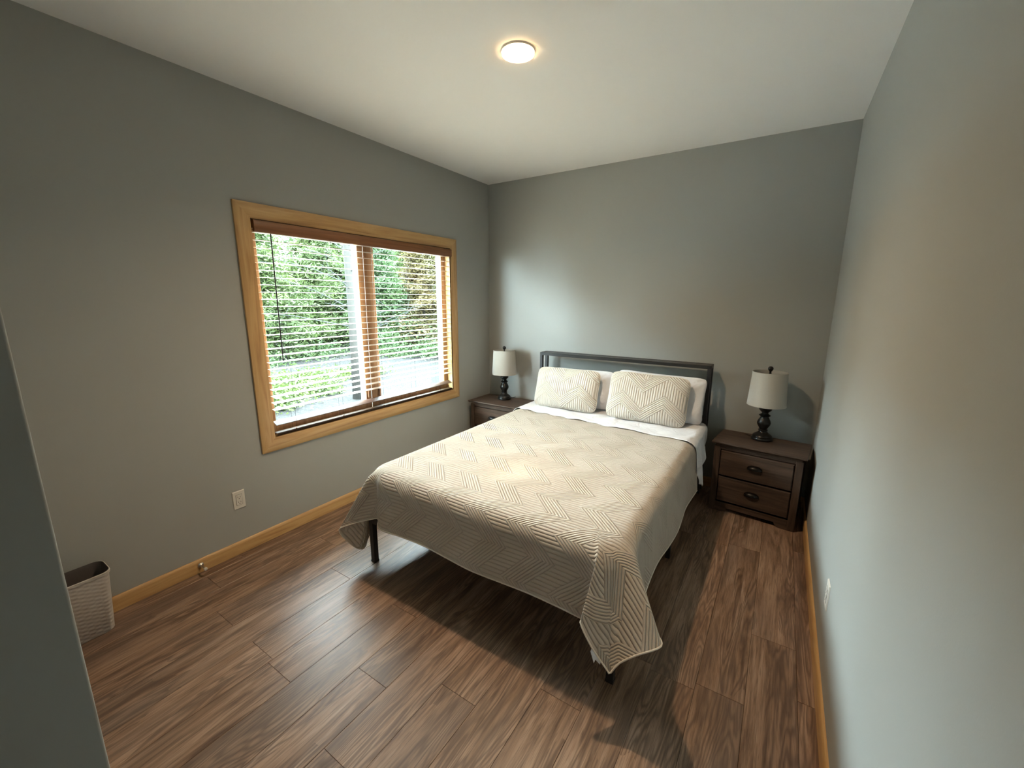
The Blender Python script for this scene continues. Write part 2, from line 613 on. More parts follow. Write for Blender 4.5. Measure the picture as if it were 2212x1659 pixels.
for (ya, yb) in ((OY0, MY0 + sw * .8), (MY1 - sw * .8, OY1)):
    s = MB()
    s.box(SX0, SX1, ya, ya + sw, OZ0, OZ1).box(SX0, SX1, yb - sw, yb, OZ0, OZ1)
    s.box(SX0, SX1, ya + sw, yb - sw, OZ0, OZ0 + .062).box(SX0, SX1, ya + sw, yb - sw, OZ1 - .052, OZ1)
    so = wpart(s, 'sash', M['sash'], bevel=.003)
    # glazing bead, pane
    gp = MB().box(-.0895, -.0855, ya + sw - .005, yb - sw + .005, OZ0 + .058, OZ1 - .048).build('pane', M['glass'])
    gp.parent = so
    gp.matrix_parent_inverse = Matrix.Translation(-Vector((0, (OY0 + OY1) / 2, OZ0)))
    ex = MB()
    for (p, q, r_, s_) in ((ya + .0, ya + sw, OZ0, OZ1), (yb - sw, yb, OZ0, OZ1), (ya + sw, yb - sw, OZ0, OZ0 + .06), (ya + sw, yb - sw, OZ1 - .05, OZ1)):
        ex.box(-.128, -.105, p, q, r_, s_)
    wpart(ex, 'exterior_sash', M['ext_white'])
    fr_ = MB()
    for (p, q, r_, s_) in ((ya, ya + .03, OZ0, OZ1), (yb - .03, yb, OZ0, OZ1), (ya + .03, yb - .03, OZ0, OZ0 + .03), (ya + .03, yb - .03, OZ1 - .03, OZ1)):
        fr_.box(-.150, -.128, p, q, r_, s_)
    wpart(fr_, 'exterior_frame', M['ext_white'])
wpart(MB().box(-.062, -.055, MY0 + .042, MY1 - .042, OZ0, OZ1), 'mullion_cover', M['sash'], bevel=.002)
for yy in (MY0 + .012, MY1 - .012):
    wpart(MB().box(-.062, -.052, yy - .006, yy + .006, OZ0 + .10, OZ0 + .16), 'sash_lock', M['blind'], bevel=.003)

# ---- outdoors: gravel ground
gr = MB()
NX = 40
gv = []; gf = []
for i in range(NX + 1):
    for j in range(NX + 1):
        x = -T - .05 - 34 * (i / NX) ** 1.6; y = -16 + 44 * j / NX
        gv.append((x, y, -.30 + .10 * math.sin(x * .7 + y * .4) * min(1, -x / 5) + .05 * math.sin(y * 1.7) * min(1, -x / 5)))
for i in range(NX):
    for j in range(NX):
        a = i * (NX + 1) + j
        gf.append((a, a + 1, a + NX + 2, a + NX + 1))
tag(MB().box(-2.7, -T - .02, -6.5, 4.5, -.36, -.16).build('ground_walk', simple('pale_concrete', (.50, .49, .47), .9, 0, .2, 18, .3), bevel=.01), kind='structure')  # unseen pale slab, added to bounce daylight up to the ceiling
go = mesh_obj('ground', gv, gf, M['gravel'], smooth=True)
tag(go, kind='structure')

# ================================================================== WINDOW BLIND
BXC = -.026
bl = empty('window_blind', (BXC, (OY0 + OY1) / 2, OZ0))
tag(bl, 'brown wooden slat blind, slats open, hung inside the pine-trimmed window', 'blind')
def bpart(mb, name, mat, **k):
    o = mb.build(name, mat, None, **k)
    o.parent = bl
    o.matrix_parent_inverse = Matrix.Translation(-Vector((BXC, (OY0 + OY1) / 2, OZ0)))
    return o
SY0, SY1 = OY0 + .022, OY1 - .008
val = MB()
vp = [(.020, 1.972), (.030, 1.972), (.034, 1.982), (.034, 2.030), (.030, 2.040), (.020, 2.040)]
val.prism(vp, 1, OY0 + .006, OY1 - .004)
bpart(val, 'valance', M['blind'], auto=30)
bpart(MB().box(.012, .0205, OY0 + .006, OY0 + .012, 1.975, 2.038), 'valance_return', M['blind'])
bpart(MB().box(.012, .0205, OY1 - .010, OY1 - .004, 1.975, 2.038), 'valance_return', M['blind'])
bpart(MB().box(-.052, .004, OY0 + .012, OY1 - .008, 1.996, 2.045), 'head_rail', M['blind'])
# one slat: crowned strip
SLW = .050
sl = MB()
pr = []
for k in range(7):
    x = -SLW / 2 + SLW * k / 6
    pr.append((x, .0013 * (1 - (x / (SLW / 2)) ** 2)))
prof = [(x, z + .0014) for x, z in pr] + [(x, z - .0014) for x, z in pr[::-1]]
sl.prism(prof, 1, -(SY1 - SY0) / 2, (SY1 - SY0) / 2)
zs = [1.976 - .0446 * k for k in range(27)]
first = None
for z in zs:
    if z < .83: continue
    if first is None:
        first = sl.build('slat', M['slat'], bl, auto=40)
        o = first
    else:
        o = first.copy(); COL.objects.link(o); o.parent = bl
    o.location = (0, ((SY0 + SY1) / 2) - (OY0 + OY1) / 2, z - OZ0)
    o.rotation_euler = (0, math.radians(1.6), 0)
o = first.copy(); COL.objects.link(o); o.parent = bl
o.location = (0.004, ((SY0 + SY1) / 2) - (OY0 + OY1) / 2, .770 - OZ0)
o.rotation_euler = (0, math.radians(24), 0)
o.data = first.data.copy(); o.data.materials[0] = simple('brown_lowest_slat', (.050, .023, .013), .5, 0, .25)  # darker copy of the slat: its shade is put into the colour
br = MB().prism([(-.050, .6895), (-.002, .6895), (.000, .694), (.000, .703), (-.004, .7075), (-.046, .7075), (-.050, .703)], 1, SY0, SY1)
bpart(br, 'bottom_rail', simple('dark_stained_rail', (.035, .017, .008), .5, 0, .2), auto=40)  # backlit rail, its shade painted in as a very dark colour
for yc in (-2.255, -1.885, -1.50, -1.135, -.815):
    lc = MB()
    for xx in (BXC - .0265, BXC + .0265):
        lc.tube([(xx, yc, 2.0), (xx, yc, .705)], .0009, 5)
    for z in zs:
        if z < .83: continue
        lc.tube([(BXC - .0265, yc + .006, z - .002), (BXC + .0265, yc + .006, z - .002)], .0006, 4)
    bpart(lc, 'ladder_cord', M['cord'])
    bpart(MB().lathe([(.0001, 0), (.005, 0), (.005, .006), (.0001, .006)], (BXC + .022, yc, .7075), 10), 'cord_plug', M['blind'])
bpart(MB().tube([(.008, -2.298, 1.985), (.008, -2.301, 1.6), (.008, -2.303, 1.18)], .0042, 8), 'tilt_wand', M['cord'], auto=60)
lf = MB().tube([(.006, -1.545, 1.99), (.006, -1.548, 1.2), (.006, -1.55, .86)], .0009, 5)
bpart(lf, 'lift_cord', M['white_plastic'])

# ================================================================== CEILING LIGHT
LX, LY = 1.522, -1.845
cl = empty('ceiling_light', (LX, LY, H))
tag(cl, 'small round lit ceiling light glowing warm white', 'ceiling light')
ring = MB().lathe([(.0815, 0), (.0815, -.005), (.0810, -.007), (.0800, -.008), (.0790, -.008), (.0785, -.002), (.0815, 0)], (0, 0, 0), 56)
ring.build('trim_ring', M['light_trim'], cl, auto=40)
ln = MB().lathe([(.0782, -.003), (.0782, -.0135), (.074, -.0155), (.045, -.0168), (.0001, -.0175)], (0, 0, 0), 56)
ln.build('lens', M['led'], cl, auto=50)
bd_ = bpy.data.lights.new('downlight_beam', 'SPOT')      # the fixture's own downward beam
bd_.energy = BEAM; bd_.color = (1.0, .73, .47); bd_.spot_size = math.radians(148); bd_.spot_blend = .95; bd_.shadow_soft_size = .07
bo_ = bpy.data.objects.new('downlight_beam', bd_); COL.objects.link(bo_); bo_.parent = cl; bo_.location = (0, 0, -.019)

# ================================================================== NIGHTSTANDS
def nightstand(name, label, loc, rz):
    """local: front faces -y, origin at floor centre; top .59 wide, .375 deep, .55 high"""
    r = empty(name, loc, rz)
    tag(r, label, 'nightstand', 'two-drawer nightstands')
    tw, td, th = .592, .372, .55
    bw, bd = .552, .340
    x0, x1 = -bw / 2, bw / 2
    yb, yf = td / 2 - .004, td / 2 - .004 - bd
    t_ = MB()
    # top board with an under-chamfer
    p = [(-td / 2, th), (td / 2, th), (td / 2, th - .020), (-td / 2 + .010, th - .020), (-td / 2, th - .011)]
    t_.prism(p, 0, -tw / 2, tw / 2)
    t_.build('top', M['dark_x'], r, bevel=.002)
    MB().box(x0 + .006, x1 - .006, yf - .008, yb, th - .034, th - .020).build('top_moulding', M['dark_x'], r, bevel=.004)
    for sx in (-1, 1):
        xa, xb = (x0, x0 + .018) if sx < 0 else (x1 - .018, x1)
        s = MB()
        s.prism([(yf, 0), (yf + .055, 0), (yf + .075, .035), (yb - .075, .035), (yb - .055, 0), (yb, 0), (yb, th - .034), (yf, th - .034)], 0, xa, xb)
        s.build('side_panel', M['dark_z'], r)
        st = MB()
        xa, xb = (x0 - .002, x0 + .042) if sx < 0 else (x1 - .042, x1 + .002)
        st.box(xa, xb, yf - .006, yf + .012, 0, th - .034)
        st.build('stile', M['dark_z'], r, bevel=.002)
    MB().box(x0 + .042, x1 - .042, yf, yf + .012, .492, th - .034).build('front_rail', M['dark_x'], r)
    MB().box(x0 + .018, x1 - .018, yb - .006, yb, .02, th - .034).build('back_panel', M['dark_x'], r)
    pn = MB()
    w_ = bw / 2 - .042
    pts = [(-w_, .075), (w_, .075), (w_, .0)]
    arch = [(w_ - .03, 0)] + [(w_ - .03 - .05 * math.sin(k * PI / 12), .034 * (1 - math.cos(k * PI / 12))) for k in range(1, 7)]
    pts += arch + [(-x, z) for x, z in arch[::-1]] + [(-w_, 0)]
    pn.prism([(x, z) for x, z in pts], 1, yf - .003, yf + .012)
    pn.build('plinth', M['dark_x'], r)
    for za, zb in ((.088, .281), (.292, .485)):
        d = MB()
        xa, xb = x0 + .046, x1 - .046
        d.box(xa, xb, yf - .002, yf + .26, za, zb)
        dr = d.build('drawer', M['dark_x'], r, bevel=.0015)
        f_ = MB()
        f_.add([(xa, yf - .002, za), (xb, yf - .002, za), (xb, yf - .002, zb), (xa, yf - .002, zb),
                (xa + .006, yf - .012, za + .006), (xb - .006, yf - .012, za + .006), (xb - .006, yf - .012, zb - .006), (xa + .006, yf - .012, zb - .006)],
               [(3, 2, 1, 0), (4, 5, 6, 7), (0, 1, 5, 4), (1, 2, 6, 5), (2, 3, 7, 6), (3, 0, 4, 7)])
        f_.build('drawer_front', M['dark_x'], dr)
        # cup pull: quarter bowl with a flat back flange
        hz = (za + zb) / 2 + .012
        hv = []; hf = []
        NU, NV = 16, 8
        for i in range(NU + 1):
            a = PI * i / NU
            for j in range(NV + 1):
                e = (PI / 2) * j / NV
                hv.append((.048 * math.cos(a), yf - .012 - .024 * math.sin(a) * math.sin(e), hz - .014 + .028 * math.sin(a) * math.cos(e)))
        for i in range(NU):
            for j in range(NV):
                q = i * (NV + 1) + j
                hf.append((q, q + 1, q + NV + 2, q + NV + 1))
        hb = MB().add(hv, hf)
        hb.prism([(-.050, hz - .016), (.050, hz - .016), (.046, hz + .004), (.025, hz + .017), (-.025, hz + .017), (-.046, hz + .004)], 1, yf - .0145, yf - .012)
        hb.build('cup_pull', M['pull'], dr, auto=50)
    return r


def lamp(name, label, loc, rz, ncord):
    r = empty(name, loc, rz)
    tag(r, label, 'table lamp', 'matching bedside lamps')
    pf = [(.0001, 0), (.069, 0), (.072, .006), (.072, .016), (.068, .022), (.064, .024), (.066, .028), (.063, .036), (.050, .046), (.036, .056), (.028, .064),
          (.027, .070), (.031, .074), (.031, .079), (.025, .083), (.030, .096), (.040, .112), (.045, .126), (.045, .138), (.040, .152), (.032, .166), (.027, .177),
          (.027, .181), (.037, .187), (.039, .191), (.030, .197), (.022, .203), (.021, .210), (.028, .218), (.038, .228), (.043, .236), (.041, .242), (.024, .250), (.014, .258), (.013, .30), (.0001, .30)]
    MB().lathe(pf, (0, 0, 0), 40).build('lamp_base', M['bronze'], r, auto=38)
    z0, z1 = .272, .514
    sh = MB()
    n = 56; rb, rt = .127, .113
    sh.lathe([(rb, z0), (rt, z1), (rt - .002, z1), (rb - .002, z0), (rb, z0)], (0, 0, 0), n)
    so = sh.build('shade', M['shade'], r, auto=50)
    for rad, z in ((rb, z0), (rt, z1)):
        MB().lathe([(rad + .0012, z - .004), (rad + .0012, z + .004), (rad - .0030, z + .004), (rad - .0030, z - .004), (rad + .0012, z - .004)], (0, 0, 0), n).build('shade_trim', M['shade'], so, auto=50)
    sp = MB()
    for k in range(3):
        a = 2 * PI * k / 3 + .4
        sp.tube([(0, 0, z1 - .012), ((rt - .002) * math.cos(a), (rt - .002) * math.sin(a), z1 - .006)], .0016, 6)
    sp.lathe([(.011, z1 - .015), (.011, z1 - .009), (.004, z1 - .009), (.004, z1 - .015), (.011, z1 - .015)], (0, 0, 0), 20)
    sp.build('spider', M['steel'], so)
    hp = MB()
    for s in (-1, 1):
        hp.tube([(s * .012, 0, .29), (s * .045, 0, .34), (s * .050, 0, .41), (s * .030, 0, .47), (0, 0, z1 - .012)], .0017, 6)
    hp.build('harp', M['steel'], r)
    MB().lathe([(.0001, .27), (.016, .27), (.016, .318), (.0001, .318)], (0, 0, 0), 16).build('socket', M['bronze'], r, auto=40)
    bb = [(.0001, .318), (.013, .318), (.014, .335), (.024, .352), (.030, .372), (.029, .388), (.020, .404), (.0001, .411)]
    MB().lathe(bb, (0, 0, 0), 20).build('bulb', M['white_plastic'], r, smooth=True)
    fz = z1 - .010
    MB().lathe([(.0001, fz), (.007, fz), (.009, fz + .006), (.006, fz + .012), (.0075, fz + .018), (.014, fz + .026), (.018, fz + .037), (.0165, fz + .047), (.010, fz + .054), (.0001, fz + .056)], (0, 0, 0), 24).build('finial', M['bronze'], r, auto=50)
    MB().tube(ncord, .0025, 6).build('cord', M['cord'], r, smooth=True)
    return r


RZ = math.radians(-6)
# right nightstand: front-left corner of the top at (2.378,-.445)
c_ = Vector((2.378, -.445)) + Matrix.Rotation(RZ, 2) @ Vector((.296, .186))
nightstand('nightstand', 'dark brown two-drawer nightstand between the bed and the right wall', (c_.x, c_.y, 0), RZ)
nightstand('nightstand', 'dark brown two-drawer nightstand in the corner beside the window, half behind the bed', (.062 + .296, -.478 + .186 + .012, 0), 0)
lamp('table_lamp', 'black turned lamp with linen drum shade on the nightstand by the right wall', (2.690, -.205, .55), 0,
     [(-.06, .02, .006), (-.075, .035, .0035), (-.10, .06, .0035), (-.115, .070, .0035)])
lamp('table_lamp', 'black turned lamp with linen drum shade in the corner next to the window', (.345, -.212, .55), .7,
     [(.06, .02, .006), (.085, .03, .0035), (.11, .05, .0035), (.13, .07, .0035)])

# ================================================================== BED
BX0, BX1 = .765, 2.297
HB0, HB1, HBZ = -.212, -.078, 1.078
bed = empty('metal_bed', ((BX0 + BX1) / 2, -1.2, 0))
tag(bed, 'black metal bed frame with box-shaped open headboard and thin square legs', 'bed')
def bp(mb, name, mat=None, **k):
    o = mb.build(name, mat or M['black_metal'], None, **k)
    o.parent = bed
    o.matrix_parent_inverse = Matrix.Translation(-Vector(((BX0 + BX1) / 2, -1.2, 0)))
    return o
tb = .028
for x in (BX0, BX1 - tb):
    for y in (HB0, HB1 - tb):
        bp(MB().box(x, x + tb, y, y + tb, 0, HBZ - tb), 'headboard_post', bevel=.002)
    bp(MB().box(x, x + tb, HB0 + tb, HB1 - tb, HBZ - tb, HBZ), 'headboard_side_rail', bevel=.002)
    bp(MB().box(x, x + tb, HB0 + tb, HB1 - tb, .36, .36 + tb), 'headboard_side_rail', bevel=.002)
for y in (HB0, HB1 - tb):
    bp(MB().box(BX0, BX1, y, y + tb, HBZ - tb, HBZ), 'headboard_top_rail', bevel=.002)
bp(MB().box(BX0 + tb, BX1 - tb, HB0 + tb, HB1 - tb, HBZ - .012, HBZ - .003), 'headboard_shelf', M['grey_metal'])
bp(MB().box(BX0 + tb, BX1 - tb, HB1 - tb, HB1, .62, .645), 'headboard_cross_rail')
FY = -2.300
RZ0, RZ1 = .262, .300
for x in (BX0, BX1 - .032):
    bp(MB().box(x, x + .032, FY, FY + .032, 0.004, RZ1), 'leg', bevel=.002)
    bp(MB().box(x - .001, x + .033, FY - .001, FY + .033, 0, .012), 'leg_cap', M['cord'])
for x in (BX0, BX1 - .026):
    bp(MB().box(x, x + .026, FY + .032, HB0, RZ0, RZ1), 'side_rail', bevel=.002)
    bp(MB().box(x, x + .026, -1.27, -1.244, 0, RZ0), 'leg')
bp(MB().box(BX0 + .032, BX1 - .032, FY, FY + .026, RZ0, RZ1), 'foot_rail', bevel=.002)
bp(MB().box((BX0 + BX1) / 2 - .015, (BX0 + BX1) / 2 + .015, FY + .026, HB0, RZ0, RZ1 - .012), 'centre_rail')
for y in (-1.75, -.85):
    bp(MB().box((BX0 + BX1) / 2 - .015, (BX0 + BX1) / 2 + .015, y, y + .03, 0, RZ0), 'leg')
for k in range(12):
    y = FY + .06 + k * (2.0 / 12)
    bp(MB().box(BX0 + .026, BX1 - .026, y, y + .05, RZ1 - .012, RZ1), 'slat')

MZ0, MZ1 = .302, .594
ma = MB()
rc = .07
pol = []
for (cx, cy, a0) in ((BX1 - .01 - rc, HB0 - .005 - rc, 0), (BX0 + .01 + rc, HB0 - .005 - rc, 90), (BX0 + .01 + rc, FY + .02 + rc, 180), (BX1 - .01 - rc, FY + .02 + rc, 270)):
    for k in range(7):
        a = math.radians(a0 + 15 * k)
        pol.append((cx + rc * math.cos(a), cy + rc * math.sin(a)))
mo = ma.prism(pol, 2, MZ0, MZ1)
mo = mo.build('mattress', M['mattress'], bevel=.03, seg=4)
tag(mo, 'thick pale mattress under the cream quilt', 'mattress')


# ---- draped cloth: inset rectangle -> over a rounded edge -> hem
def drape(name, uL, uR, vF, vH, zt, ins, hem, mat, thick, rnd=.05, ns=560, nt=44, und=.004):
    """hem: list of (flat_u, flat_v, x, y, z) from the head end of the left side, round the foot, to the head end of the right side"""
    hp_ = np.array(hem, float)
    # dense Catmull-Rom through the hem controls
    dense = []
    n = len(hp_)
    for i in range(n - 1):
        p0, p1, p2, p3 = hp_[max(i - 1, 0)], hp_[i], hp_[i + 1], hp_[min(i + 2, n - 1)]
        for t in np.linspace(0, 1, 24, endpoint=False):
            q = .5 * ((2 * p1) + (-p0 + p2) * t + (2 * p0 - 5 * p1 + 4 * p2 - p3) * t * t + (-p0 + 3 * p1 - 3 * p2 + p3) * t ** 3)
            q[:2] = p1[:2] + (p2[:2] - p1[:2]) * t
            dense.append(q)
    dense.append(hp_[-1]); dense = np.array(dense)
    sl_ = np.r_[0, np.cumsum(np.linalg.norm(np.diff(dense[:, :2], axis=0), axis=1))]
    ss = np.linspace(0, sl_[-1], ns)
    Hm = np.stack([np.interp(ss, sl_, dense[:, k]) for k in range(5)], 1)
    a0, a1, b0 = uL + ins, uR - ins, vF + ins
    # corner spans in terms of arc length
    def corner_tau(mask):
        idx = np.where(mask)[0]
        t = np.zeros(len(ss)); t[idx] = (ss[idx] - ss[idx[0]]) / max(ss[idx[-1]] - ss[idx[0]], 1e-6)
        return t
    mL = (Hm[:, 0] < a0) & (Hm[:, 1] < b0)
    mR = (Hm[:, 0] > a1) & (Hm[:, 1] < b0)
    tL, tR = corner_tau(mL), corner_tau(mR)
    V = np.zeros((ns, nt, 3)); UV = np.zeros((ns, nt, 2))
    for i in range(ns):
        u, v, X, Y, Z = Hm[i]
        if mL[i]:
            Bp = np.array([a0, b0]); th = PI + PI / 2 * tL[i]; E = Bp + ins * np.array([math.cos(th), math.sin(th)])
        elif mR[i]:
            Bp = np.array([a1, b0]); th = -PI / 2 + PI / 2 * tR[i]; E = Bp + ins * np.array([math.cos(th), math.sin(th)])
        elif v >= b0 and u < a0:
            Bp = np.array([a0, v]); E = np.array([uL, v])
        elif v >= b0 and u > a1:
            Bp = np.array([a1, v]); E = np.array([uR, v])
        else:
            Bp = np.array([u, b0]); E = np.array([u, vF])
        P0 = np.array([*Bp, zt]); P1 = np.array([*E, zt]); P2 = np.array([X, Y, Z])
        L1 = np.linalg.norm(P1 - P0); L2 = np.linalg.norm(P2 - P1)
        r1 = min(rnd, L1 * .9); r2 = min(rnd, L2 * .9)
        A = P1 + (P0 - P1) / L1 * r1; Bq = P1 + (P2 - P1) / L2 * r2
        tt = np.linspace(0, 1, nt) * (L1 + L2)
        for j, d in enumerate(tt):
            if d < L1 - r1: p = P0 + (P1 - P0) * d / L1
            elif d < L1 + r2:
                w = (d - L1 + r1) / (r1 + r2); p = A * (1 - w) ** 2 + P1 * 2 * w * (1 - w) + Bq * w * w
            else: p = P1 + (P2 - P1) * (d - L1) / L2
            V[i, j] = p
            UV[i, j] = Bp + (np.array([u, v]) - Bp) * (d / (L1 + L2))
    verts = [V.reshape(-1, 3)]; uvs = [UV.reshape(-1, 2)]; faces = []
    for i in range(ns - 1):
        for j in range(nt - 1):
            q = i * nt + j
            faces.append((q, q + 1, q + nt + 1, q + nt))
    # flat middle
    nx, ny = 70, 90
    gx = np.linspace(a0, a1, nx + 1); gy = np.linspace(b0, vH, ny + 1)
    base = ns * nt
    GX, GY = np.meshgrid(gx, gy, indexing='ij')
    fade = np.minimum.reduce([GX - a0, a1 - GX, GY - b0]) / .15
    fade = np.clip(np.minimum(fade, (-.78 - GY) / .3), 0, 1); fade = fade * fade * (3 - 2 * fade)
    Zg = zt + und * fade * (np.sin(GX * 5.1 + 1.3 * np.sin(GY * 3)) + np.sin(GY * 6.3 + GX * 2.2) + .6 * np.sin(GX * 13 - GY * 9))
    verts.append(np.stack([GX, GY, Zg], -1).reshape(-1, 3)); uvs.append(np.stack([GX, GY], -1).reshape(-1, 2))
    for i in range(nx):
        for j in range(ny):
            q = base + i * (ny + 1) + j
            faces.append((q, q + ny + 1, q + ny + 2, q + 1))
    vv = np.concatenate(verts); uu = np.concatenate(uvs)
    o = mesh_obj(name, vv, faces, mat, None, True, uu)
    bm = bmesh.new(); bm.from_mesh(o.data)
    bmesh.ops.remove_doubles(bm, verts=bm.verts, dist=.0004)
    bmesh.ops.recalc_face_normals(bm, faces=bm.faces)
    if sum(f.normal.z for f in bm.faces) < 0: bmesh.ops.reverse_faces(bm, faces=bm.faces)
    bm.to_mesh(o.data); bm.free()
    if thick:
        md = o.modifiers.new('thickness', 'SOLIDIFY'); md.thickness = thick * .35; md.offset = -1; md.use_rim = False
        bd = MB().tube([tuple(V[i, -1] + (V[i, -2] - V[i, -1]) * .0) for i in range(0, ns, 2)], thick * .40, 7).build('hem_binding', M['piping'], o, smooth=True)
    return o


ZQ = .612
dl, df, dr = .43, .325, .335
uL, uR, vF = .752, 2.310, -2.318
hem = []
# left side, head to foot
for v in np.linspace(-.62, -2.05, 9):
    hem.append((uL - dl, v, .722 + .012 * math.sin(v * 9), v, .195 + .012 * math.sin(v * 7)))
hem += [
    (uL - dl, -2.20, .690, -2.16, .180),
    (uL - dl, -2.40, .712, -2.27, .130),
    (uL - dl + .01, -2.58, .735, -2.315, .098),
    (uL - dl + .05, vF - df + .02, .722, -2.345, .092),
    (uL - dl + .12, vF - df, .686, -2.385, .140),
    (uL - .23, vF - df, .660, -2.432, .240),
    (uL - .13, vF - df, .722, -2.392, .280),
    (uL - .02, vF - df, .800, -2.322, .300),
    (uL + .06, vF - df, .868, -2.312, .322),
    (uL + .13, vF - df, .905, -2.345, .308),
    (uL + .20, vF - df, .955, -2.358, .300),
]
for u in np.linspace(1.12, 2.06, 7):
    hem.append((u, vF - df, u - .01 * (u < 1.2), -2.350 + .006 * math.sin(u * 11),   .300 + .007 * math.sin(u * 6 + 1)))
hem += [
    (2.18, vF - df, 2.185, -2.352, .298),
    (2.27, vF - df, 2.262, -2.362, .318),
    (2.33, vF - df, 2.235, -2.405, .352),
    (2.385, vF - df, 2.200, -2.445, .372),
    (2.48, vF - df, 2.250, -2.462, .305),
    (uR + dr - .05, vF - df, 2.318, -2.462, .232),
    (uR + dr - .012, vF - df + .015, 2.334, -2.462, .222),
    (uR + dr, vF - df + .06, 2.358, -2.445, .262),
    (uR + dr, -2.49, 2.415, -2.432, .318),
    (uR + dr, -2.40, 2.470, -2.415, .356),
    (uR + dr, -2.345, 2.490, -2.380, .362),
    (uR + dr, -2.27, 2.455, -2.300, .330),
    (uR + dr, -2.17, 2.385, -2.190, .295),
    (uR + dr, -2.06, 2.345, -2.060, .282),
]
for v in np.linspace(-1.9, -.70, 8):
    hem.append((uR + dr, v, 2.338 + .010 * math.sin(v * 8), v, .275 - .03 * (v + 1.9) / 1.2 + .008 * math.sin(v * 9)))
quilt = drape('quilt', uL, uR, vF, -.62, ZQ, .15, hem, M['quilt'], .009, .088)
tag(quilt, 'cream chevron-stitched quilt draped over the bed', 'quilt')
tg = MB()
tg.add([(2.258, -2.425, .300), (2.290, -2.432, .262), (2.286, -2.438, .212), (2.266, -2.436, .222), (2.258, -2.430, .196), (2.240, -2.424, .236)],
       [(0, 1, 2, 3, 4, 5)])
tgo = tg.build('care_tag', M['white_cloth'], None)
tgo.parent = quilt
md = tgo.modifiers.new('thickness', 'SOLIDIFY'); md.thickness = .001
# ---- white top sheet: turned back over the head end of the quilt, falling over both sides
def sheet():
    NU, NV = 150, 44
    zt = ZQ + .004
    verts = []; uv = []
    xl, xr = uL - .006, uR + .008
    wid = xr - xl
    for j in range(NV + 1):
        b_ = j / NV
        for i in range(NU + 1):
            a = -.22 + (wid + .22 + .41) * i / NU          # flat distance across, 0 at the left edge
            # head-to-foot extent depends on where across we are
            rt = np.clip(a / wid, 0, 1)
            y0 = -.235
            y1 = -.665 - .115 * rt + .008 * math.sin(a * 19) + .006 * math.sin(a * 41)
            if a > wid:
                k = (a - wid) / .41
                y1 = -.78 + .10 * k + .02 * math.sin(k * 9)
                y0 = -.235 - .30 * min(1, k * 1.3)
            y = y0 + (y1 - y0) * b_
            r = .055
            if a < r:
                d = r - a
                if d < r * PI / 2:
                    th = d / r; x = xl + r - r * math.sin(th); z = zt - r + r * math.cos(th)
                else:
                    x = xl; z = zt - r - (d - r * PI / 2)
            elif a > wid - r:
                d = a - (wid - r)
                if d < r * PI / 2:
                    th = d / r; x = xr - r + r * math.sin(th); z = zt - r + r * math.cos(th)
                else:
                    dd = d - r * PI / 2
                    x = xr + .09 * dd + .014 * math.sin(y * 38) * min(1, dd * 5); z = zt - r - dd * (.80 + .06 * math.sin(y * 30))
            else:
                x = xl + a; z = zt + .003 * math.sin(a * 15 + y * 20) + .0025 * math.sin(a * 37 - y * 11)
            if b_ > .72 and r < a < wid - r: z += .0015 * (b_ - .72) / .28
            verts.append((x, y, z))
    faces = []
    for j in range(NV):
        for i in range(NU):
            q = j * (NU + 1) + i
            faces.append((q, q + NU + 1, q + NU + 2, q + 1))
    o = mesh_obj('bed_sheet', verts, faces, M['white_cloth'], None, True)
    md = o.modifiers.new('thickness', 'SOLIDIFY'); md.thickness = .003; md.offset = 1
    return o
tag(sheet(), 'white top sheet folded back over the quilt below the pillows', 'bed sheet')


